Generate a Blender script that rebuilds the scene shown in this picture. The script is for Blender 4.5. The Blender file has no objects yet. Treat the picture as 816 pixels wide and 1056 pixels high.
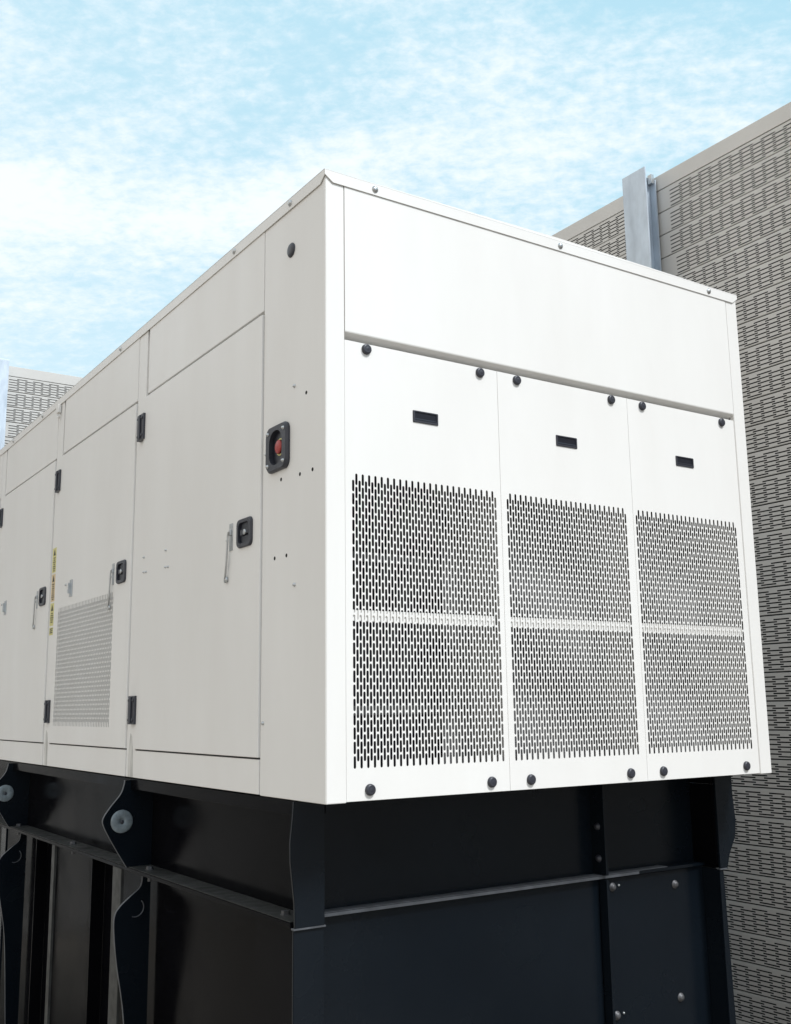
import bpy, bmesh, math, random
from mathutils import Vector, Matrix
random.seed(7)
R = math.radians
scn = bpy.context.scene
col = scn.collection

# ------------------------------------------------------------------ materials
def mat(name, color, rough=0.5, metal=0.0, coat=0.0, var=0.0, vscale=3.0, bump=0.0, bscale=200.0, rvar=0.0,
        tint=None, wave=0.0, stretch=(1, 1, 1), spec=.5, ior=1.5):
    m = bpy.data.materials.new(name); m.use_nodes = True
    nt = m.node_tree; N = nt.nodes; L = nt.links
    b = N['Principled BSDF']
    b.inputs['Base Color'].default_value = (*color, 1)
    b.inputs['Roughness'].default_value = rough
    b.inputs['Metallic'].default_value = metal
    b.inputs['IOR'].default_value = ior
    b.inputs['Specular IOR Level'].default_value = spec
    if coat:
        b.inputs['Coat Weight'].default_value = coat
        b.inputs['Coat Roughness'].default_value = 0.06
    tc = N.new('ShaderNodeTexCoord'); mp = N.new('ShaderNodeMapping')
    geo = N.new('ShaderNodeNewGeometry')
    L.new(geo.outputs['Position'], mp.inputs['Vector'])
    mp.inputs['Scale'].default_value = stretch
    if var:
        n = N.new('ShaderNodeTexNoise'); n.inputs['Scale'].default_value = vscale
        n.inputs['Detail'].default_value = 6; n.inputs['Roughness'].default_value = .6
        L.new(mp.outputs[0], n.inputs['Vector'])
        r = N.new('ShaderNodeValToRGB')
        r.color_ramp.elements[0].position = .3; r.color_ramp.elements[1].position = .7
        t = tint or color
        r.color_ramp.elements[0].color = (*[c * (1 - var) for c in t], 1)
        r.color_ramp.elements[1].color = (*[min(1, c * (1 + var * .6)) for c in color], 1)
        L.new(n.outputs['Fac'], r.inputs['Fac']); L.new(r.outputs['Color'], b.inputs['Base Color'])
    if rvar:
        n = N.new('ShaderNodeTexNoise'); n.inputs['Scale'].default_value = vscale * 2.3; n.inputs['Detail'].default_value = 5
        L.new(mp.outputs[0], n.inputs['Vector'])
        q = N.new('ShaderNodeMapRange'); q.inputs['To Min'].default_value = max(0.02, rough - rvar); q.inputs['To Max'].default_value = rough + rvar
        q.inputs['From Min'].default_value = .3; q.inputs['From Max'].default_value = .7
        L.new(n.outputs['Fac'], q.inputs['Value']); L.new(q.outputs[0], b.inputs['Roughness'])
    if bump:
        n = N.new('ShaderNodeTexNoise'); n.inputs['Scale'].default_value = bscale; n.inputs['Detail'].default_value = 3
        L.new(geo.outputs['Position'], n.inputs['Vector'])
        bp = N.new('ShaderNodeBump'); bp.inputs['Strength'].default_value = bump; bp.inputs['Distance'].default_value = .002
        L.new(n.outputs['Fac'], bp.inputs['Height'])
        last = bp
        if wave:
            n2 = N.new('ShaderNodeTexNoise'); n2.inputs['Scale'].default_value = 1.3; n2.inputs['Detail'].default_value = 1
            L.new(geo.outputs['Position'], n2.inputs['Vector'])
            b2 = N.new('ShaderNodeBump'); b2.inputs['Strength'].default_value = wave; b2.inputs['Distance'].default_value = .01
            L.new(n2.outputs['Fac'], b2.inputs['Height']); L.new(bp.outputs[0], b2.inputs['Normal']); last = b2
        L.new(last.outputs[0], b.inputs['Normal'])
    return m

M = {}
M['white'] = mat('off_white_powder_coat', (.79, .77, .74), .38, var=.032, vscale=2.4, stretch=(1, 1, .3), bump=.06, bscale=420, rvar=.06, tint=(.785, .760, .725), wave=.12)
M['dirty'] = mat('stained_powder_coat', (.66, .645, .61), .5, var=.5, vscale=14, bump=.06, bscale=420, tint=(.42, .40, .36), stretch=(1, 1, .18))
M['inner'] = mat('interior_sheet', (.42, .40, .37), .5, var=.12, vscale=6)
M['core'] = mat('radiator_core', (.012, .012, .016), .8, spec=.1, var=.5, vscale=7)
M['core_metal'] = mat('dull_bracket', (.09, .09, .09), .5, var=.2, vscale=10)
M['guard'] = mat('grey_guard_wire', (.20, .195, .195), .5, var=.2, vscale=10)
M['foam'] = mat('grey_foam', (.17, .17, .16), .9, var=.1, vscale=20)
M['gap_dark'] = mat('black_gap_strip', (.012, .011, .010), .7, var=.1)
M['plastic'] = mat('black_plastic', (.035, .036, .046), .38, var=.15, vscale=30, bump=.05)
M['plastic_shade'] = mat('shaded_recess_plastic', (.010, .011, .018), .3, var=.2, vscale=30)  # darker copy of the plastic, shade of the recesses put into its colour
M['steel'] = mat('zinc_plated_steel', (.52, .53, .53), .32, metal=.85, var=.15, vscale=60)
M['hole'] = mat('drilled_hole', (.006, .006, .006), .9)
M['galv'] = mat('galvanised_steel', (.53, .59, .655), .42, metal=.3, var=.2, vscale=9, bump=.05, rvar=.12, stretch=(1, 1, .35))
M['black'] = mat('gloss_black_paint', (.0045, .0072, .0108), .24, ior=1.33, var=.22, vscale=1.2, bump=.035, bscale=260, rvar=.07, wave=.15)
M['black_pale'] = mat('pale_dusty_black_paint', (.055, .055, .052), .42, spec=.2, var=.45, vscale=9, bump=.1, bscale=160, rvar=.1)
M['web'] = mat('shaded_black_paint', (.0035, .0035, .0045), .16, ior=1.11, var=.45, vscale=2.2, bump=.05, bscale=260, rvar=.08, wave=.15)  # darker, less reflective copy of the black paint, with shade in its colour
M['disc'] = mat('dull_zinc_disc', (.24, .28, .30), .5, metal=.25, var=.3, vscale=40)
M['bolt'] = mat('weathered_zinc', (.12, .12, .125), .5, metal=.5, var=.4, vscale=60)
M['edge'] = mat('pale_edge_paint', (.085, .09, .10), .4, var=.4, vscale=14)  # paler than the black paint, for plate edges and rims
M['wall'] = mat('taupe_coated_panel', (.58, .555, .52), .5, var=.09, vscale=1.1, bump=.08, bscale=120)
M['wool'] = mat('dark_mineral_wool', (.008, .008, .008), .95, var=.3, vscale=40)
M['red'] = mat('red_plastic', (.38, .035, .03), .35, var=.1, vscale=50)
M['yellow'] = mat('yellow_decal', (.66, .60, .24), .5, var=.12, vscale=40)
M['orange'] = mat('amber_decal', (.68, .52, .30), .5, var=.12, vscale=40)
M['ink'] = mat('black_ink', (.03, .03, .02), .6)
M['concrete'] = mat('pale_concrete', (.27, .24, .205), .85, var=.22, vscale=1.5, bump=.4, bscale=60)
M['soil'] = mat('dry_ground', (.22, .19, .16), .95, var=.25, vscale=.3, bump=.5, bscale=20)

# ------------------------------------------------------------------ mesh helpers
class MB:
    def __init__(s): s.v = []; s.f = []; s.smooth = []
    def poly(s, pts, sm=False):
        i = len(s.v); s.v += [tuple(p) for p in pts]; s.f.append(tuple(range(i, i + len(pts)))); s.smooth.append(sm); return s
    def box(s, a, b, c=0.0):
        """box from corner a to corner b, with optional chamfer c on all edges"""
        x0, x1 = sorted((a[0], b[0])); y0, y1 = sorted((a[1], b[1])); z0, z1 = sorted((a[2], b[2]))
        bm = bmesh.new()
        vs = [bm.verts.new(p) for p in ((x0,y0,z0),(x1,y0,z0),(x1,y1,z0),(x0,y1,z0),(x0,y0,z1),(x1,y0,z1),(x1,y1,z1),(x0,y1,z1))]
        for f in ((0,3,2,1),(4,5,6,7),(0,1,5,4),(1,2,6,5),(2,3,7,6),(3,0,4,7)): bm.faces.new([vs[i] for i in f])
        if c > 0:
            bmesh.ops.bevel(bm, geom=list(bm.edges), offset=c, segments=2, affect='EDGES', profile=.6)
        return s.bm(bm)
    def bm(s, bm, sm=False):
        bm.verts.index_update(); i = len(s.v)
        s.v += [tuple(v.co) for v in bm.verts]
        for f in bm.faces: s.f.append(tuple(i + v.index for v in f.verts)); s.smooth.append(sm)
        bm.free(); return s
    def prism(s, pts, ax, a, b, c=0.0):
        """closed outline pts (2D) in the plane normal to axis ax, from a to b"""
        def P(p, w):
            return {0: (w, p[0], p[1]), 1: (p[0], w, p[1]), 2: (p[0], p[1], w)}[ax]
        bm = bmesh.new()
        A = [bm.verts.new(P(p, a)) for p in pts]; B = [bm.verts.new(P(p, b)) for p in pts]
        bm.faces.new(A); bm.faces.new(B[::-1]); n = len(pts)
        for k in range(n): bm.faces.new((A[k], A[(k+1) % n], B[(k+1) % n], B[k]))
        bmesh.ops.recalc_face_normals(bm, faces=list(bm.faces))
        if c > 0: bmesh.ops.bevel(bm, geom=list(bm.edges), offset=c, segments=2, affect='EDGES')
        return s.bm(bm)
    def lathe(s, prof, o, axis, n=24, sm=True):
        """prof = [(r, h)] around direction axis from origin o"""
        o = Vector(o); ax = Vector(axis).normalized(); u = ax.orthogonal().normalized(); w = ax.cross(u)
        rings = []
        for r, h in prof:
            i = len(s.v); k = n if r > 1e-6 else 1
            for j in range(k):
                t = 2 * math.pi * j / n
                s.v.append(tuple(o + ax * h + (u * math.cos(t) + w * math.sin(t)) * r))
            rings.append((i, k))
        for (i, a), (j, b) in zip(rings, rings[1:]):
            for q in range(n):
                f = [i + (q % a), i + ((q + 1) % a), j + ((q + 1) % b), j + (q % b)]
                f = list(dict.fromkeys(f))
                if len(f) > 2: s.f.append(tuple(f)); s.smooth.append(sm)
        return s
    def tube(s, pts, r, n=8):
        P = [Vector(p) for p in pts]; rings = []
        for k, p in enumerate(P):
            d = (P[min(k+1, len(P)-1)] - P[max(k-1, 0)]).normalized(); u = d.orthogonal().normalized(); w = d.cross(u)
            if rings:
                pu = rings[-1][1]; u = (pu - d * pu.dot(d)).normalized(); w = d.cross(u)
            i = len(s.v)
            s.v += [tuple(p + (u * math.cos(2*math.pi*j/n) + w * math.sin(2*math.pi*j/n)) * r) for j in range(n)]
            rings.append((i, u))
        for (a, _), (b, _) in zip(rings, rings[1:]):
            for j in range(n): s.f.append((a+j, a+(j+1) % n, b+(j+1) % n, b+j)); s.smooth.append(True)
        s.f.append(tuple(range(rings[0][0], rings[0][0]+n))); s.smooth.append(False)
        s.f.append(tuple(range(rings[-1][0], rings[-1][0]+n))); s.smooth.append(False)
        return s
    def build(s, name, m, parent=None, label=None):
        me = bpy.data.meshes.new(name)
        if parent is not None:
            o0 = parent['_o'] if '_o' in parent else (0, 0, 0)
        else: o0 = (0, 0, 0)
        me.from_pydata([(v[0]-o0[0], v[1]-o0[1], v[2]-o0[2]) for v in s.v], [], s.f)
        me.polygons.foreach_set('use_smooth', s.smooth)
        me.materials.append(M[m]); me.update()
        o = bpy.data.objects.new(name, me); col.objects.link(o)
        if parent is not None:
            o.parent = parent; o['_o'] = o0
        if label: o['label'] = label
        return o

def thing(name, loc, label, cat, group=None):
    o = bpy.data.objects.new(name, None); o.location = loc; col.objects.link(o)
    o.empty_display_size = .3; o['label'] = label; o['category'] = cat; o['_o'] = tuple(loc)
    if group: o['group'] = group
    return o
def tag(o, label=None, cat=None, kind=None):
    if label: o['label'] = label
    if cat: o['category'] = cat
    if kind: o['kind'] = kind
    return o

def FR(y):   # local (u,v,w) on a front-facing plane y, w outwards
    return lambda u, v, w: (u, y - w, v)
def SD(x):   # side-facing plane x
    return lambda u, v, w: (x - w, u, v)

def slot_sheet(mb, T, rect, G, pu, pv, sw, gap, t, c=.002, depth=.018, ncol=None, nrow=None):
    """sheet over rect (u0,v0,u1,v1) with staggered upright slots cut through it inside G, thickness t, folded rim"""
    u0, v0, u1, v1 = rect; g0, h0, g1, h1 = G
    P = lambda *pts: mb.poly([T(*p) for p in pts])
    # folded, chamfered rim
    o = [(u0, v0), (u1, v0), (u1, v1), (u0, v1)]; i = [(u0+c, v0+c), (u1-c, v0+c), (u1-c, v1-c), (u0+c, v1-c)]
    for k in range(4):
        a, b, p, q = o[k], o[(k+1) % 4], i[(k+1) % 4], i[k]
        P((*a, -c), (*b, -c), (*p, 0), (*q, 0)); P((*a, -depth), (*b, -depth), (*b, -c), (*a, -c))
    a0, b0, a1, b1 = u0+c, v0+c, u1-c, v1-c
    P((a0, b0, 0), (a1, b0, 0), (a1, h0, 0), (a0, h0, 0)); P((a0, h1, 0), (a1, h1, 0), (a1, b1, 0), (a0, b1, 0))
    P((a0, h0, 0), (g0, h0, 0), (g0, h1, 0), (a0, h1, 0)); P((g1, h0, 0), (a1, h0, 0), (a1, h1, 0), (g1, h1, 0))
    r = sw / 2; L = pv - gap
    prev = g0
    for k in range(ncol):
        cx = g0 + (k + .5) * pu; off = 0 if k % 2 == 0 else pv / 2
        l, rr = cx - r, cx + r
        P((prev, h0, 0), (l, h0, 0), (l, h1, 0), (prev, h1, 0)); prev = rr
        ar = [(math.cos(a), math.sin(a)) for a in (math.pi, math.pi*.75, math.pi*.5, math.pi*.25, 0)]
        lower = None   # arc points of previous slot's top
        y = h0 + gap / 2 + off
        for j in range(nrow):
            s0, s1 = y + j * pv, y + j * pv + L
            bot = [(cx + r*ca, s0 + r - r*sa) for ca, sa in ar]      # left..right along lower arc
            top = [(cx + r*ca, s1 - r + r*sa) for ca, sa in ar]
            if lower is None: pts = [(l, h0), (rr, h0)] + bot[::-1]
            else: pts = lower + bot[::-1]
            mb.poly([T(p[0], p[1], 0) for p in pts])
            ring = bot + top[::-1]
            for q in range(len(ring)):
                p1, p2 = ring[q], ring[(q+1) % len(ring)]
                P((*p1, 0), (*p2, 0), (*p2, -t), (*p1, -t))
            lower = top
        mb.poly([T(p[0], p[1], 0) for p in lower + [(rr, h1), (l, h1)]])
    P((prev, h0, 0), (g1, h0, 0), (g1, h1, 0), (prev, h1, 0))

def rrect(u0, v0, u1, v1, r, n=5):
    pts = []
    for cx, cy, a in ((u1-r, v1-r, 0), (u0+r, v1-r, 90), (u0+r, v0+r, 180), (u1-r, v0+r, 270)):
        for k in range(n+1):
            t = R(a + 90*k/n); pts.append((cx + r*math.cos(t), cy + r*math.sin(t)))
    return pts
def ring_plate(mb, T, outer, inner, w0, w1, wi=None):
    """frame between two outlines with the same number of points, front at w1, back at w0; inner wall goes back to wi"""
    n = len(outer); wi = w0 if wi is None else wi
    for k in range(n):
        j = (k+1) % n
        mid = [((outer[q][0]*.8+inner[q][0]*.2), (outer[q][1]*.8+inner[q][1]*.2)) for q in (k, j)]
        mb.poly([T(*outer[k], w0), T(*outer[j], w0), T(*outer[j], (w0+w1)/2), T(*outer[k], (w0+w1)/2)], True)
        mb.poly([T(*outer[k], (w0+w1)/2), T(*outer[j], (w0+w1)/2), T(*mid[1], w1), T(*mid[0], w1)], True)
        mb.poly([T(*mid[0], w1), T(*mid[1], w1), T(*inner[j], w1), T(*inner[k], w1)], True)
        mb.poly([T(*inner[k], w1), T(*inner[j], w1), T(*inner[j], wi), T(*inner[k], wi)], False)

# ------------------------------------------------------------------ ground
GZ = -2.05
mb = MB(); g = 300
mb.poly([(-g, -g, GZ-.004), (g, -g, GZ-.004), (g, g, GZ-.004), (-g, g, GZ-.004)])
tag(mb.build('ground', 'soil'), kind='structure')
mb = MB(); mb.box((-9, -12, GZ-.15), (6, 12, GZ), .01)
tag(mb.build('concrete_slab', 'concrete'), kind='structure')

# ================================================================== GENERATOR ENCLOSURE
W, H, LEN = 2.263, 2.2, 6.60
enc = thing('generator_enclosure', (W/2, LEN/2, 0), 'large off white sheet metal generator enclosure with slotted end panels on a black steel base', 'generator')
FL, BK = 0.0, .020      # outer plane and backing plane

def corner_prism(x0, x1, y0, y1, name='corner_panel', label=None, c=.004):
    bm = bmesh.new(); t = .025
    sx = 1 if x1 > x0 else -1; sy = 1 if y1 > y0 else -1
    pts = [(x0, y0), (x1, y0), (x1, y0+sy*t), (x0+sx*t, y0+sy*t), (x0+sx*t, y1), (x0, y1)]
    A = [bm.verts.new((p[0], p[1], 0)) for p in pts]; B = [bm.verts.new((p[0], p[1], H+.028)) for p in pts]
    bm.faces.new(A); bm.faces.new(B[::-1])
    for k in range(6): bm.faces.new((A[k], A[(k+1) % 6], B[(k+1) % 6], B[k]))
    bmesh.ops.recalc_face_normals(bm, faces=list(bm.faces))
    bmesh.ops.bevel(bm, geom=[e for e in bm.edges], offset=.0022, segments=2, affect='EDGES')
    m = MB(); m.bm(bm); return m.build(name, 'white', enc, label)
corner = corner_prism(0, .0775, 0, .4855)
corner_prism(W, 2.1865, 0, .4855)
corner_prism(0, .0775, LEN, LEN-.36); corner_prism(W, 2.1865, LEN, LEN-.36)

# inner frame (white sheet behind the gaps)
mb = MB()
mb.box((BK, .45, .02), (BK+.03, LEN-.3, 2.16)); mb.box((W-BK-.03, .45, .02), (W-BK, LEN-.3, 2.16))
mb.box((.06, .012, 1.645), (2.2, .03, 2.18)); mb.box((.06, .0345, 1.57), (2.2, .05, 1.64)); mb.box((.06, .012, .004), (2.2, .03, .045))
for x in (.775, 1.488): mb.box((x-.016, .012, .0455), (x+.016, .03, 1.56))
mb.box((.06, LEN-.03, .02), (2.2, LEN-.012, 2.16))
mb.build('inner_frame', 'white', enc)
mb = MB(); mb.box((.03, .05, .001), (W-.03, LEN-.05, .018)); mb.build('floor_pan', 'black', enc)

# roof with folded, mitred lip
mb = MB(); zt, zb, lo = 2.235, 2.188, .0055
mb.box((-lo+.003, -lo+.003, zt-.004), (W+lo-.003, LEN+lo-.003, zt))
def lip(a, b, T, n):   # outline along u with mitre cut at both ends
    pts = [(a, zt-.001), (a, zt-.022), (a+.035, zb), (b-.035, zb), (b, zt-.022), (b, zt-.001)]
    return pts
mb.prism(lip(-lo, W+lo, None, 0), 1, -lo, -lo+.003, .0008); mb.prism(lip(-lo, W+lo, None, 0), 1, LEN+lo, LEN+lo-.003, .0008)
mb.prism(lip(-lo+.0005, LEN+lo-.0005, None, 0), 0, -lo, -lo+.003, .0008); mb.prism(lip(-lo+.0005, LEN+lo-.0005, None, 0), 0, W+lo, W+lo-.003, .0008)
mb.prism([(-lo, zt), (W/2, zt+.012), (W+lo, zt)], 1, -lo+.004, LEN+lo-.004)
# rolled top edge
mb.tube([(-lo+.003, -lo+.003, zt-.003), (W+lo-.003, -lo+.003, zt-.003)], .0035)
mb.tube([(-lo+.003, -lo+.003, zt-.003), (-lo+.003, LEN+lo-.003, zt-.003)], .0035)
roof = mb.build('roof', 'white', enc)
def screw(o, axis, parent, r=.011, name='screw', m='steel'):
    s = MB(); s.lathe([(r*1.35, 0), (r*1.35, .0015), (r, .002), (r*.95, .006), (r*.5, .008), (0, .008)], o, axis, 12)
    return s.build(name, m, parent)
for x in (.21, 1.134, 2.065): screw((x, -lo, 2.211), (0, -1, 0), roof, .010)
for y in (.262, .767, 2.2, 3.72, 4.48, 5.6): screw((-lo, y, 2.213), (-1, 0, 0), roof, .010)

# upper vent hood on the end wall : flush sheet with a slanted drip edge
mb = MB(); x0, x1 = .0795, 2.1845
mb.prism([(.0115, 2.218), (0, 2.218), (-.0012, 2.185), (-.0015, 1.633), (0, 1.629), (.034, 1.613), (.034, 1.63), (.0115, 1.64)], 0, x0, x1)
mb.build('top_panel', 'white', enc)

# slotted vent panels
seams = [(.0790, .7740), (.7752, 1.4874), (1.4886, 2.1850)]
gx = [(.1055, .7525), (.8005, 1.4475), (1.5010, 2.1480)]
for k in range(3):
    a, b = seams[k]; g0, g1 = gx[k]
    y = .003
    m = MB(); nc = 49; pu = .647/nc
    slot_sheet(m, FR(y), (a, .003, b, 1.6005), (g0, .1055, g1, 1.119), pu, .0471, .0096, .0054, .0010, .0009, .009, nc, 21)
    vp = m.build('vent_panel', 'white', enc)
    # stiffener bar behind the slots
    m = MB(); m.box((a+.018, y+.0045, .600), (b-.045, y+.026, .638), .001); m.build('cross_bar', 'white', vp)
    # quarter turn knobs
    c0, c1 = ((.170, .688), (.873, 1.392), (1.578, 2.096))[k]
    for x, z in ((c0, 1.579), (c1, 1.579), (c0, .038), (c1, .038)):
        m = MB(); m.lathe([(.0195, 0), (.0195, .004), (.018, .009), (.013, .0125), (.011, .0115), (.006, .0135), (0, .0135)], (x, y, z), (0, -1, 0), 28)
        m.build('knob', 'plastic', vp)
    # flush pull handle
    hx = (.4265, 1.127, 1.829)[k]; hz = 1.360; T = FR(y)
    m = MB(); out = rrect(hx-.057, hz-.0225, hx+.057, hz+.0225, .003, 3); inn = rrect(hx-.049, hz-.0145, hx+.049, hz+.0175, .002, 3)
    ring_plate(m, T, out, inn, 0, .004, -.0)
    h = m.build('pull_handle', 'plastic', vp)
    m = MB()
    m.poly([T(hx-.05, hz-.016, .0006), T(hx+.05, hz-.016, .0006), T(hx+.05, hz+.018, .0006), T(hx-.05, hz+.018, .0006)])
    m.prism([(y-.0008, hz-.0145), (y-.0042, hz-.0145), (y-.0042, hz-.011), (y-.0008, hz-.006)], 0, hx-.048, hx+.048)
    m.build('pull_cup', 'plastic_shade', h)

# what one sees behind the slots
mb = MB()
for a in (.765, 1.480): mb.box((a, .036, .05), (a+.012, .34, 1.55))
mb.box((2.17, .036, .05), (2.182, .9, 1.55)); mb.box((.09, .036, 1.565), (2.16, .6, 1.575))
mb.build('partition', 'inner', enc)
mb = MB(); mb.box((.06, .34, .05), (2.16, .42, 1.56)); rc = mb.build('radiator_core', 'core', enc)
mb = MB(); x = .62
while x < 2.15:
    mb.poly([(x, .20, .06), (x+.0062, .20, .06), (x+.0062+.034, .20, 1.55), (x+.034, .20, 1.55)]); x += .0143
mb.build('fin_guard', 'guard', rc)
mb = MB()
for z in (.28, .86, 1.3): mb.box((.09, .325, z), (2.16, .337, z+.035), .002)
for x in (1.02, 1.70, 1.95): mb.box((x, .318, .07), (x+.05, .3245, 1.54), .002)
mb.build('core_frame', 'core_metal', rc)

# side wall : upper panels, doors, sills, mullions
doors = [(.4885, 1.800), (1.920, 3.240), (3.362, 4.680), (4.800, 6.112)]
mull = [(1.802, 1.918), (3.242, 3.360), (4.682, 4.798), (6.114, 6.238)]
P = .016   # how far the doors stand proud of the frame... outer face sits on x = 0
def slab(name, y0, y1, z0, z1, parent, x=0.0, t=.013, c=.0025, m='white', lab=None, far=False):
    s = MB(); 
    if far: s.box((W-x, y0, z0), (W-x-t, y1, z1), c)
    else: s.box((x, y0, z0), (x+t, y1, z1), c)
    return s.build(name, m, parent, lab)
def add_latch(d, y, z):
    T = SD(-.008)
    out = rrect(y-.066, z-.057, y+.066, z+.057, .022); inn = rrect(y-.047, z-.041, y+.047, z+.041, .018)
    m = MB(); ring_plate(m, T, out, inn, 0, .010, .0005); h = m.build('handle', 'plastic', d)
    m = MB(); n = len(inn); m.poly([T(*p, .001) for p in inn]); m.build('handle_recess', 'plastic_shade', h)
    m = MB(); 
    m.prism([(y-.042, z+.009), (y+.030, z+.013), (y+.030, z-.011), (y-.042, z-.007)], 0, -.0105, -.0175, .002)
    m.build('paddle', 'plastic', h)
    m = MB(); m.lathe([(.011, 0), (.011, .003), (.006, .004), (0, .004)], T(y-.012, z, .0096), (-1, 0, 0), 14); m.build('key_lock', 'steel', h)
def add_stay(d, y, z):
    # padlock stay: pressed plate, screws and a thin rod hanging from it
    m = MB(); m.box((-.0105, y-.016, z-.055), (-.008, y+.016, z+.055), .001); m.box((-.018, y-.008, z+.006), (-.010, y+.008, z+.028), .002)
    s = m.build('stay_plate', 'steel', d)
    m = MB(); m.tube([(-.019, y+.004, z+.02), (-.022, y+.006, z), (-.020, y+.018, z-.10), (-.018, y+.032, z-.165)], .0042)
    m.tube([(-.020, y+.008, z+.01), (-.020, y+.016, z-.055), (-.017, y+.028, z-.12)], .0022)
    m.lathe([(.013, 0), (.013, .006), (0, .008)], (-.012, y+.033, z-.168), (-1, 0, 0), 12)
    m.build('stay_rod', 'steel', s)
    screw((-.008, y+.034, z-.01), (-1, 0, 0), d, .005)
def add_hinge(d, y, z, far=False):
    m = MB()
    m.box((-.019, y-.044, z-.066), (.002, y+.044, z+.066), .004)
    m.box((-.027, y-.010, z-.061), (-.018, y+.010, z+.061), .004)
    for q in (-.045, .045): 
        for u in (-.027, .027): m.lathe([(.008, -.002), (.0085, .003), (.006, .005), (0, .005)], (-.019, y+u, z+q), (-1, 0, 0), 10)
    m.build('hinge', 'plastic', d)
for k, (a, b) in enumerate(doors):
    up = slab('upper_panel', a, b-.028, 1.854, 2.210, enc, -.001, .019)
    lo_ = slab('sill_panel', a, b, .003, .1265, enc, -.003, .02)
    if k == 1:
        m = MB(); nc = 75; G = (2.165, .2265, 3.1505, .2265+14*.0471)
        slot_sheet(m, SD(-.008), (a, .1335, b, 1.838), (G[0], G[1], G[2], G[3]+.0471/2), (G[2]-G[0])/nc, .0471, .0079, .0058, .0014, .002, .020, nc, 14)
        d = m.build('door', 'white', enc, 'door with a slotted vent')
        m = MB(); m.box((.010, G[0]-.02, G[1]-.02), (.0195, G[2]+.02, G[3]+.04)); m.build('acoustic_foam', 'foam', d)
    else:
        d = slab('door', a, b, .1335, 1.838, enc, -.008, .0205, lab='plain door' if k == 0 else None)
    add_latch(d, a+.128, (.985, .995, 1.008, 1.0)[k])
    add_stay(d, a+.258, (.985, .998, 1.0, 1.0)[k])
    add_hinge(d, b+.022, 1.690-.0*k); add_hinge(d, b+.022, .312)
    m = MB(); m.box((.006, a+.004, .118), (.0195, b-.004, .138)); m.build('gap_shade_strip', 'gap_dark', d)  # strip coloured black in place of the shade in the deep gap
    if k in (1, 2):
        yb = (2.91, 4.44)[k-1]; zb_ = (1.0, 1.02)[k-1]
        m = MB(); m.box((-.013, yb-.030, zb_-.048), (-.0075, yb+.018, zb_+.048), .0015); m.box((-.026, yb-.004, zb_-.03), (-.012, yb+.004, zb_+.03), .001)
        m.box((-.018, yb+.018, zb_-.022), (-.0075, yb+.04, zb_-.004), .001)
        m.build('door_catch', 'steel', d)
        screw((-.008, yb+.10, zb_+.03), (-1, 0, 0), d, .006)
    if k == 0:
        for y, z in ((1.735, 1.028), (1.452, 1.026), (1.732, .957), (1.452, .948), (1.70, .955), (1.42, .946)):
            screw((-.008, y, z), (-1, 0, 0), d, .0045, 'rivet')
for k, (a, b) in enumerate(mull):
    s = MB(); s.box((.001, a, .003), (.0135, b, 2.210), .0015)
    mu = s.build('mullion', 'white', enc)
    s = MB()   # run-off dirt near the foot, a shape of its own
    yc = (a+b)/2
    s.prism([(yc-.035, .004), (yc+.030, .004), (yc+.034, .10), (yc+.020, .17), (yc+.008, .205), (yc-.012, .19), (yc-.030, .12)], 0, .0004, .0009)
    if k < 2: s.build('run_off_stain', 'dirty', mu)
    if k == 1:
        # column of hazard decals
        z = 1.285
        for q, (h, cm) in enumerate(((.150, 'yellow'), (.165, 'orange'), (.135, 'yellow'), (.045, 'yellow'))):
            s = MB(); s.box((-.0002, 3.262, z-h), (.0008, 3.344, z)); dc = s.build('warning_decal', cm, mu)
            s = MB()
            if q < 3:
                s.prism([(3.282, z-.046), (3.326, z-.046), (3.304, z-.008)], 0, -.0010, -.0004)
                zz = z-.058
                while zz > z-h+.012:
                    wd = random.uniform(.45, 1)*.032
                    s.box((-.0009, 3.304-wd, zz-.006), (-.0004, 3.304+wd, zz)); zz -= .013
            else:
                for t in range(3): s.box((-.0009, 3.276, z-.012-.011*t), (-.0004, 3.332, z-.006-.011*t))
            s.build('decal_print', 'ink', dc)
            z -= h+.010
    # hooks under the lip
    if k == 1:
        s = MB(); s.box((-.022, 3.30, 2.135), (-.002, 3.345, 2.185), .002); s.tube([(-.015, 3.335, 2.14), (-.018, 3.33, 2.115), (-.014, 3.31, 2.10), (-.014, 3.295, 2.115)], .006)
        s.build('roof_hook', 'white', mu)
# far side, plain
for a, b in doors:
    slab('side_cover', a, b, .003, 2.184, enc, far=True)
for a, b in mull: slab('side_strip', a, b, .003, 2.184, enc, .002, .011, .001, far=True)
slab('side_cover', .4885, .4885+.0, .003, 2.184, enc, far=True) if False else None
s = MB(); s.box((.081, LEN-.012, .003), (2.183, LEN-.001, 2.184), .002); s.build('end_cover', 'white', enc)

# corner panel fittings
T = SD(0.0)
m = MB(); m.lathe([(.0285, 0), (.0285, .003), (.024, .007), (.010, .009), (0, .009)], (0, .259, 2.021), (-1, 0, 0), 28); m.build('hole_plug', 'plastic', corner)
y, z = .350, 1.267
m = MB(); out = rrect(y-.086, z-.083, y+.086, z+.083, .026, 6)
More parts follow.
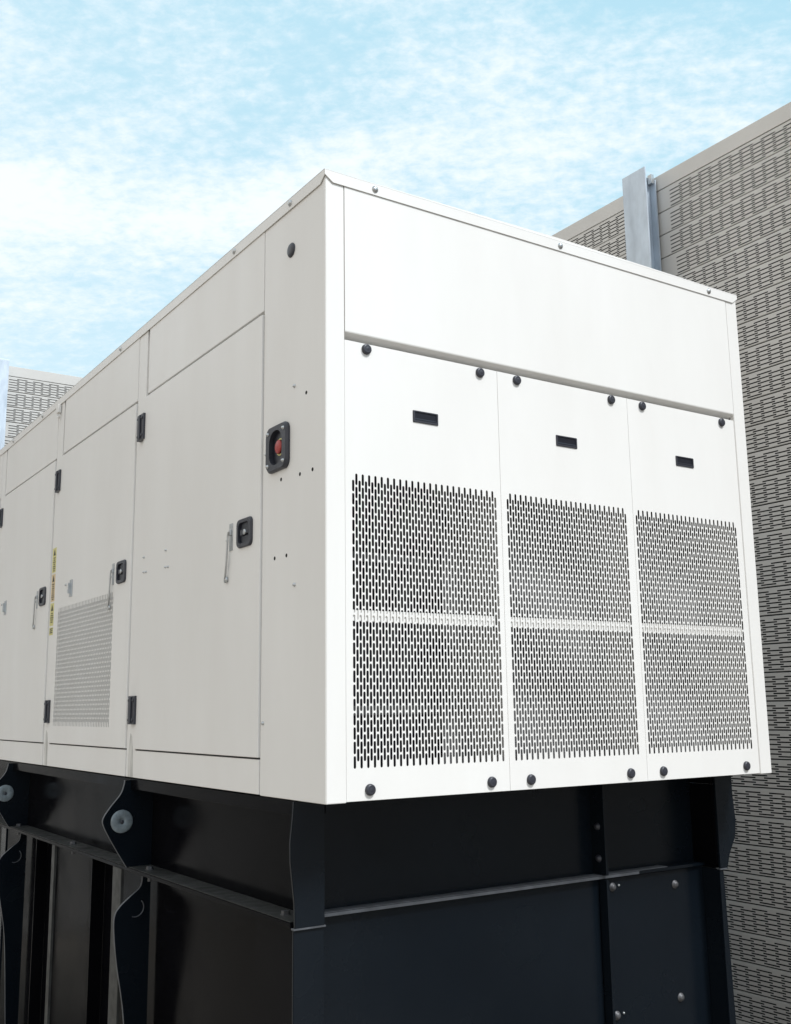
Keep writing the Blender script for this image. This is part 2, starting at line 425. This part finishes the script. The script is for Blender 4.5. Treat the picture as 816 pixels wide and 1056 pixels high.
# bowed housing outline
out = [(p[0], p[1] + (.010 if p[1] > z else -.010)*(1-((p[0]-y)/.086)**2)) for p in out]
inn = rrect(y-.052, z-.066, y+.052, z+.066, .048, 6)
ring_plate(m, T, out, inn, 0, .017, .001)
es = m.build('emergency_stop', 'plastic', corner, 'black emergency stop housing with red button')
m = MB(); m.poly([T(*p, .0015) for p in inn]); m.build('stop_recess', 'plastic_shade', es)
m = MB(); m.lathe([(.033, 0), (.033, .003), (.028, .0035), (.028, 0)], T(y-.016, z, .002), (-1, 0, 0), 28, False); m.build('stop_ring', 'yellow', es)
m = MB(); m.lathe([(.016, 0), (.016, .004), (.026, .005), (.0265, .010), (.022, .0125), (0, .0135)], T(y-.014, z, .002), (-1, 0, 0), 28); m.build('stop_button', 'red', es)
for u in (-.063, .063):
    for v in (-.062, .062): screw(T(y+u, z+v, .0165), (-1, 0, 0), es, .0055)
for yy, zz in ((.14, 1.427), (.333, 1.143), (.186, 1.135), (.093, 1.134), (.38, .854), (.287, .853)):
    m = MB(); m.lathe([(.0072, 0), (.0072, .0004), (0, .0005)], T(yy, zz, 0), (-1, 0, 0), 14, False); m.build('drilled_hole', 'hole', corner)
for yy, zz in ((.23, 1.476), (.455, 1.262), (.223, .740), (.462, .257)): screw(T(yy, zz, 0), (-1, 0, 0), corner, .0055)

# ================================================================== BLACK STEEL BASE
base = thing('fuel_tank_base', (W/2, LEN/2, GZ), 'tall gloss black steel base tank with flanged beams, under the white enclosure', 'tank base')
Y0 = .232          # end of the side beams
XW = .112          # web plane of the side beam
FZ = -.402         # top of the lower flange
for sgn in (1, -1):
    X = (lambda x: x) if sgn == 1 else (lambda x: W - x)
    m = MB()
    m.box((X(0.002), Y0, -.052), (X(XW+.02), LEN-.1, -.003), .003)
    m.box((X(XW), Y0+.001, -.40), (X(XW+.014), LEN-.1, -.053))
    m.box((X(0.0 if sgn == 1 else .078), Y0+.012, FZ-.016), (X(XW+.014), LEN-.1, FZ), .002)
    sb = m.build('side_beam', 'web', base)
    m = MB(); m.box((X(0.004), Y0+.02, FZ+.001), (X(XW-.003), LEN-.12, FZ+.003)); m.build('flange_dust', 'black_pale', sb)
    # end plate with a bowed outer edge
    m = MB()
    ed = [(.000, -.004), (-.004, -.06), (-.013, -.14), (-.012, -.20), (-.004, -.27), (.004, -.34), (.006, -.417)]
    if sgn == -1: ed = [(.004, -.004), (.004, -.10), (-.006, -.22), (.006, -.29), (.05, -.36), (.07, -.417)]
    pts = [(X(a), b) for a, b in ed] + [(X(.120), -.417), (X(.120), -.004)]
    m.prism(pts, 1, Y0-.012, Y0, .0015); m.build('end_plate', 'black', base)
    m = MB(); t0, t1 = (0.003, .0) if sgn == 1 else (.092, .055)
    m.prism([(X(t0), -.423), (X(t1), GZ+.003), (X(.120), GZ+.003), (X(.120), -.423)], 1, Y0-.006, Y0+.004, .0015)
    m.box((X(.1145), Y0+.004, GZ+.003), (X(.1205), .42, FZ-.018))
    m.build('corner_leg', 'black', base)
    m = MB(); m.box((X(-.0005 + (0 if sgn == 1 else .075)), Y0-.014, -.4225), (X(.123), Y0+.004, -.4172)); m.build('leg_seam', 'edge', base)
# front cross beam
m = MB()
m.box((.122, .365, -.40), (W-.122, .379, -.003)); m.box((.122, .31, -.025), (W-.122, .40, -.003), .002)
m.box((.1215, .305, FZ+.004-.014), (W-.1215, .366, FZ+.004), .002)
m.build('front_beam', 'black', base)
m = MB(); m.box((.123, .3035, FZ-.008), (1.72, .3055, FZ+.003)); m.box((.123, .306, FZ+.0045), (1.9, .362, FZ+.006)); m.build('beam_edge', 'edge', base)
# plates of the front
m = MB(); m.box((.122, .330, GZ+.003), (1.505, .345, FZ-.014), .002); m.build('tank_front_panel', 'black', base)
m = MB(); m.box((1.535, .322, GZ+.003), (W-.122, .337, FZ-.014), .002); cp = m.build('bolted_cover', 'black', base)
for x, z in ((1.575, -.452), (1.955, -.478), (1.95, -.945), (1.565, -.958)):
    s = MB(); s.lathe([(.018, 0), (.018, .003), (.0125, .0035), (.0125, .011), (.004, .013), (0, .013)], (x, .322, z), (0, -1, 0), 6 if False else 16); s.build('bolt', 'bolt', cp)
for x, z in ((1.612, -.448), (1.604, -.954)):
    s = MB(); s.lathe([(.005, 0), (.004, .005), (0, .006)], (x, .322, z), (0, -1, 0), 10); s.build('rivet', 'steel', cp)
m = MB(); m.box((1.508, .285, FZ+.006), (1.522, .366, -.026), .0015); m.box((1.508, .285, GZ+.003), (1.522, .332, FZ-.013), .0015)
m.build('stiffener_plate', 'black', base)
for z in (-.20, -.33):
    m = MB(); m.lathe([(.016, 0), (.016, .003), (.011, .004), (.011, .012), (0, .013)], (1.508, .325, z), (-1, 0, 0), 12); m.build('bolt', 'plastic', base)

# lifting lugs: bowed plates across the side beam, a dished disc on each
def lug(y, ed, disc=None, ringc=None):
    m = MB(); pts = ed + [(XW-.001, ed[-1][1]), (XW-.001, ed[0][1])]
    m.prism(pts, 1, y-.007, y+.007); l = m.build('lifting_lug', 'black', base)
    # paler strip along the outer edge
    m = MB()
    for (a, b), (c, d) in zip(ed, ed[1:]):
        n = Vector((-(d-b), 0, c-a)).normalized()
        if n.x > 0: n = -n
        p, q = Vector((a, 0, b)), Vector((c, 0, d)); e = n*.0012
        bm = bmesh.new(); vs = []
        for P_ in (p, q):
            for yy in (y-.0074, y+.0074):
                for o in (Vector(), e): vs.append(bm.verts.new((P_+o) + Vector((0, yy, 0))))
        for f in ((0,1,3,2),(4,6,7,5),(0,4,5,1),(2,3,7,6),(1,5,7,3),(0,2,6,4)): bm.faces.new([vs[i] for i in f])
        m.bm(bm)
    m.build('lug_edge', 'edge', l)
    if disc:
        m = MB(); m.lathe([(.052, 0), (.052, .006), (.048, .009), (.020, .0045), (.014, .004), (.012, .001), (0, .001)], (disc[0], y-.007, disc[1]), (0, -1, 0), 36)
        dd = m.build('washer_disc', 'disc', l)
        m = MB(); m.lathe([(.009, 0), (.009, .006), (.005, .008), (0, .008)], (disc[0]+.001, y-.0085, disc[1]-.002), (0, -1, 0), 6, False); m.build('disc_bolt', 'plastic', dd)
    if ringc:
        m = MB(); t = [(ringc[0]+.040*math.cos(a), y-.0095, ringc[1]+.040*math.sin(a)) for a in [R(-110+ k*12) for k in range(14)]]
        m.tube(t, .0028); m.build('hole_rim', 'edge', l)
def smooth_ed(pts, n=5):
    out = []
    P_ = [pts[0]] + pts + [pts[-1]]
    for i in range(1, len(P_)-2):
        p0, p1, p2, p3 = P_[i-1:i+3]
        for k in range(n):
            t = k/n
            out.append(tuple(.5*((2*p1[j])+(-p0[j]+p2[j])*t+(2*p0[j]-5*p1[j]+4*p2[j]-p3[j])*t*t+(-p0[j]+3*p1[j]-3*p2[j]+p3[j])*t**3) for j in (0, 1)))
    out.append(pts[-1]); return out
edU = smooth_ed([(-.026, -.010), (-.030, -.035), (-.046, -.075), (-.092, -.130), (-.122, -.175), (-.122, -.205), (-.095, -.258), (-.048, -.335), (-.006, -.400)])
edL = smooth_ed([(.075, -.4195), (.066, -.490), (.02, -.530), (-.030, -.572), (-.054, -.615), (-.052, -.70), (-.035, -.83), (.004, -1.06), (.03, -1.45), (.06, -2.04)])
edL = [(a, b) for a, b in edL]
for y in (1.85, 4.05, 6.2): lug(y, edU, (-.038, -.194)); 
for y in (1.85, 4.05): lug(y, edL, None, (.040, -.582))
# flange bolts
for y in (.375, 1.70, 2.86, 4.02, 5.2):
    s = MB(); s.lathe([(.020, 0), (.020, .003), (.015, .0035), (.015, .015), (0, .016)], (.05, y, FZ+.002), (0, 0, 1), 6, False)
    s.lathe([(.015, 0), (.015, .014), (.008, .015), (.008, .032), (0, .033)], (.05, y, FZ-.016), (0, 0, -1), 8, False)
    s.build('flange_bolt', 'bolt', base)
# lower side: tank wall, posts
m = MB(); m.box((.13, .40, GZ+.003), (W-.13, LEN-.15, FZ-.018), .003); m.build('tank_body', 'web', base)
m = MB(); m.box((.028, .24, GZ+.003), (.036, .565, FZ-.018), .001); m.build('side_plate', 'web', base)
for a, b, x, mm in ((1.945, 2.065, .004, 'black_pale'), (3.05, 3.105, .006, 'black_pale'), (4.14, 4.26, .004, 'black'), (5.3, 5.36, .006, 'black')):  # nearer two posts take the paler black, rear two the plain one
    m = MB(); m.box((x, a, GZ+.003), (x+.014, b, FZ-.018), .002); m.build('post', mm, base)
for a in (2.55, 3.62):
    m = MB(); m.box((.06, a, GZ+.003), (.128, a+.012, FZ-.018), .001); m.build('rib', 'web', base)
m = MB(); m.box((.03, LEN-.2, GZ+.003), (W-.03, LEN-.12, -.003), .003); m.build('rear_beam', 'black', base)

# ================================================================== ACOUSTIC WALLS
TOP = 4.238; CAP = .118; BP = .1812; NB = 34; BAY = 3.0
def bay_mesh():
    """one bay of stacked slotted boards in local (u along wall, v up, w towards the yard)"""
    m = MB(); ub, ue = .012, BAY-.012; mg = .235; Lc, Pc = .116, .181
    t = .0012; sh = .0086
    for k in range(NB):
        v1 = TOP-CAP-k*BP; v0 = v1-BP
        if v0 < GZ: break
        f1 = v1-.0045; f0 = v0+.0075; i0 = len(m.v)
        Q = lambda a, b, c, d, wa=0, wb=0: m.poly([(a, -wa, c), (b, -wa, c), (b, -wb, d), (a, -wb, d)])
        # groove shadow gap, top chamfer (catches the sky), bottom lip
        Q(ub, ue, v1-.0015, f1, -.010, 0); Q(ub, ue, f0, v0+.0055, 0, -.010)
        random.seed(k*13+5); sft = random.choice((0, .03, .06, .09, .045))*.5
        rows = []
        for r in range(10):
            c = v1-.0285-r*.01485; 
            if c-sh < f0: break
            st = mg + sft + (0 if r % 2 == 0 else -Pc/2)
            if st < .12: st += 0
            sl = []
            u = st
            while u+Lc < ue-.10: sl.append((u, u+Lc)); u += Pc
            rows.append((c, sl))
        last = f1
        for c, sl in rows:
            a, b = c+sh/2, c-sh/2
            Q(ub, ue, last, a); last = b
            e = ub
            for s0, s1 in sl:
                Q(e, s0, a, b); e = s1
                m.poly([(s0, 0, a), (s1, 0, a), (s1, t, a), (s0, t, a)]); m.poly([(s0, 0, b), (s1, 0, b), (s1, t, b), (s0, t, b)])
            Q(e, ue, a, b)
        Q(ub, ue, last, f0)
        # each board leans out at its top, so its upper edge is a small ledge
        m.v[i0:] = [(a, b-.0035*(c-v0)/BP, c) if b < .003 else (a, b, c) for a, b, c in m.v[i0:]]
    me = bpy.data.meshes.new('board_panel'); me.from_pydata(m.v, [], m.f); me.materials.append(M['wall']); me.update()
    return me
def simple(name, boxes, m, c=0):
    s = MB()
    for a, b in boxes: s.box(a, b, c)
    me = bpy.data.meshes.new(name); me.from_pydata(s.v, [], s.f); me.materials.append(M[m]); me.update(); return me
me_bay = bay_mesh()
me_wool = simple('insulation', [((.004, .016, GZ+.002), (BAY-.004, .09, TOP-.02))], 'wool')
me_back = simple('rear_sheet', [((.002, .092, GZ+.001), (BAY-.002, .10, TOP-.002))], 'wall')
me_cap = simple('cap_board', [((.001, -.008, TOP-CAP+.0015), (BAY-.001, .0045, TOP-.0005), ), ((.001, .005, TOP-.006), (BAY-.001, .104, TOP))], 'wall', .0012)
# H column: near flange, web, far flange, clear of the panels
me_post = simple('post', [((-.115, -.200, GZ), (.115, -.188, TOP+.004)), ((-.006, -.1875, GZ), (.006, -.0325, TOP+.002)), ((-.115, -.032, GZ), (.058, -.020, TOP-.03))], 'galv', .0015)
me_clip = simple('clip', [((.012, -.060, TOP-.06), (.050, -.0325, TOP+.012)),], 'steel', .001)
def wall(name, loc, rz, n, first_post, label):
    w = thing(name, loc, label, 'sound barrier', 'slotted sound barriers round the yard'); w.rotation_euler = (0, 0, rz)
    for k in range(n):
        for nm, me in (('board_panel', me_bay), ('cap_board', me_cap), ('insulation', me_wool), ('rear_sheet', me_back)):
            o = bpy.data.objects.new(nm, me); o.location = (k*BAY, 0, 0); col.objects.link(o); o.parent = w
    for k in range(first_post, n+1):
        o = bpy.data.objects.new('post', me_post); o.location = (k*BAY, 0, 0); col.objects.link(o); o.parent = w
        c = bpy.data.objects.new('clip', me_clip); c.location = (0, 0, 0); col.objects.link(c); c.parent = o
    return w
# local +u runs towards -y for the right hand wall so that its -w side faces -x
wall('sound_barrier', (4.0, 8.0, 0), R(-90), 5, 0, 'taupe slotted sound barrier with a galvanised column, filling the right edge beside the enclosure')
wall('sound_barrier', (-8.22, 9.0, 0), 0, 4, 0, 'taupe slotted sound barrier at the far left, peeping over the sloping roof line')


# ================================================================== LIGHT, SKY, CAMERA
EL, AZ = 52.0, 162.0     # sun elevation, azimuth clockwise from +Y
sd = Vector((math.sin(R(AZ))*math.cos(R(EL)), math.cos(R(AZ))*math.cos(R(EL)), math.sin(R(EL))))
sl = bpy.data.lights.new('sun', 'SUN'); sl.energy = 3.7; sl.angle = R(12); sl.color = (.985, .995, 1.0)
so = bpy.data.objects.new('sun', sl); so.rotation_euler = sd.to_track_quat('Z', 'Y').to_euler(); so.location = (0, -5, 8); col.objects.link(so)

w = bpy.data.worlds.new('World'); scn.world = w; w.use_nodes = True
nt = w.node_tree; N = nt.nodes; L = nt.links
bg = N['Background']; bg.inputs['Strength'].default_value = .1
sky = N.new('ShaderNodeTexSky'); sky.sky_type = 'NISHITA'; sky.sun_disc = False
sky.sun_elevation = R(EL); sky.sun_rotation = R(AZ); sky.air_density = 1.0; sky.dust_density = .6; sky.ozone_density = 1.0
tc = N.new('ShaderNodeTexCoord'); sep = N.new('ShaderNodeSeparateXYZ'); L.new(tc.outputs['Generated'], sep.inputs[0])
def math_(op, a, b=None, c=None):
    n = N.new('ShaderNodeMath'); n.operation = op
    for i, v in enumerate((a, b, c)):
        if v is None: continue
        if isinstance(v, (int, float)): n.inputs[i].default_value = v
        else: L.new(v, n.inputs[i])
    return n.outputs[0]
zc = math_('MAXIMUM', sep.outputs['Z'], 0.0)
den = math_('ADD', zc, .22)
ca, sa = math.cos(R(33.5)), math.sin(R(33.5))
px = math_('DIVIDE', math_('SUBTRACT', math_('MULTIPLY', sep.outputs['X'], ca), math_('MULTIPLY', sep.outputs['Y'], sa)), den)
py = math_('DIVIDE', math_('ADD', math_('MULTIPLY', sep.outputs['X'], sa), math_('MULTIPLY', sep.outputs['Y'], ca)), den)
cmb = N.new('ShaderNodeCombineXYZ'); L.new(px, cmb.inputs[0]); L.new(py, cmb.inputs[1])
def noise(scale, detail, rough, loc=(0, 0, 0), st=(1, 1, 1), rot=0, dist=0):
    mp = N.new('ShaderNodeMapping'); mp.inputs['Location'].default_value = loc; mp.inputs['Scale'].default_value = st; mp.inputs['Rotation'].default_value = (0, 0, rot)
    L.new(cmb.outputs[0], mp.inputs['Vector'])
    n = N.new('ShaderNodeTexNoise'); n.inputs['Scale'].default_value = scale; n.inputs['Detail'].default_value = detail; n.inputs['Roughness'].default_value = rough
    n.inputs['Distortion'].default_value = dist
    L.new(mp.outputs[0], n.inputs['Vector']); return n.outputs['Fac']
def mrange(v, a, b, c=0, d=1, smooth=True):
    n = N.new('ShaderNodeMapRange'); n.interpolation_type = 'SMOOTHSTEP' if smooth else 'LINEAR'
    L.new(v, n.inputs['Value']); n.inputs['From Min'].default_value = a; n.inputs['From Max'].default_value = b; n.inputs['To Min'].default_value = c; n.inputs['To Max'].default_value = d
    return n.outputs[0]
big = noise(1.7, 3, .5, (3.1, 1.7, 0), (.55, 1.3, 1), R(12), .3)
mid = noise(9.5, 6, .62, (0.4, 9.2, 0), (.7, 1.0, 1), R(12), .2)
fine = noise(58, 4, .62, (5, 2, 0), (.7, .9, 1), R(12), .15)
# more cloud towards the left of the yard (-x) and low down
bias = mrange(sep.outputs['X'], -.05, .75, .22, -.10, False)
bias = math_('ADD', bias, mrange(sep.outputs['Y'], -.2, .4, .15, 0, False))      # unseen cloud added behind the camera to whiten the skylight
s1 = math_('ADD', math_('MULTIPLY', big, 1.15), math_('MULTIPLY', mid, .42))
s1 = math_('ADD', s1, math_('MULTIPLY', fine, .48)); s1 = math_('ADD', s1, bias)
cloud = mrange(s1, .90, 1.34, 0, 1)
hz = mrange(sep.outputs['Z'], .18, .62, 1.0, 0.25, False)
hz = math_('MULTIPLY', hz, mrange(sep.outputs['X'], .15, .75, 1, .30, False))
cl = math_('SUBTRACT', 1, math_('MULTIPLY', math_('SUBTRACT', 1, math_('MULTIPLY', cloud, .95)), math_('SUBTRACT', 1, math_('MULTIPLY', hz, .5))))
def mix(bt, f, a, b):
    n = N.new('ShaderNodeMix'); n.data_type = 'RGBA'; n.blend_type = bt
    if isinstance(f, float): n.inputs[0].default_value = f
    else: L.new(f, n.inputs[0])
    for i, v in ((6, a), (7, b)):
        if isinstance(v, tuple): n.inputs[i].default_value = v
        else: L.new(v, n.inputs[i])
    return n.outputs[2]
blue = mix('MIX', .85, sky.outputs[0], (5.2, 8.7, 10.3, 1))      # thin bright veil in the air
cc = mix('MIX', mrange(sep.outputs['Y'], -.3, .5, 1, 0, False), (9.9, 10.5, 10.9, 1), (8.5, 10.2, 11.9, 1))  # unseen cloud behind the camera tinted cooler, to cool light on the front
out = mix('MIX', cl, blue, cc)
# warm tone added to the unseen left sky, to warm the enclosure's side
warm = math_('MULTIPLY', mrange(sep.outputs['X'], -.25, -.8, 0, .8), mrange(sep.outputs['Z'], .75, .35, .3, 1))
out = mix('MIX', warm, out, (10.4, 9.3, 8.0, 1))
L.new(out, bg.inputs['Color'])

cam = bpy.data.cameras.new('camera'); co = bpy.data.objects.new('camera', cam); col.objects.link(co); scn.camera = co
yaw, pitch, roll = .5856, .1851, -.0136
d = Vector((math.sin(yaw)*math.cos(pitch), math.cos(yaw)*math.cos(pitch), math.sin(pitch)))
r0 = Vector((math.cos(yaw), -math.sin(yaw), 0)); u0 = r0.cross(d)
r = r0*math.cos(roll) + u0*math.sin(roll); u = r.cross(d)
co.matrix_world = Matrix(((r.x, u.x, -d.x, -1.7414), (r.y, u.y, -d.y, -3.0566), (r.z, u.z, -d.z, .3056), (0, 0, 0, 1)))
cam.sensor_fit = 'VERTICAL'; cam.sensor_height = 24; cam.lens = 24*1078.98/1056
cam.clip_start = .05; cam.clip_end = 2000
def depth(o):
    k = 0
    while o.parent: o = o.parent; k += 1
    return k
for _ in range(2):
    for o in list(bpy.data.objects):
        if depth(o) > 2: o.parent = o.parent.parent
for o in bpy.data.objects:
    if '_o' in o: del o['_o']
vs = scn.view_settings; vs.view_transform = 'Standard'; vs.look = 'None'; vs.exposure = 0; vs.gamma = 1; vs.use_curve_mapping = False
scn.render.resolution_x = 791; scn.render.resolution_y = 1024
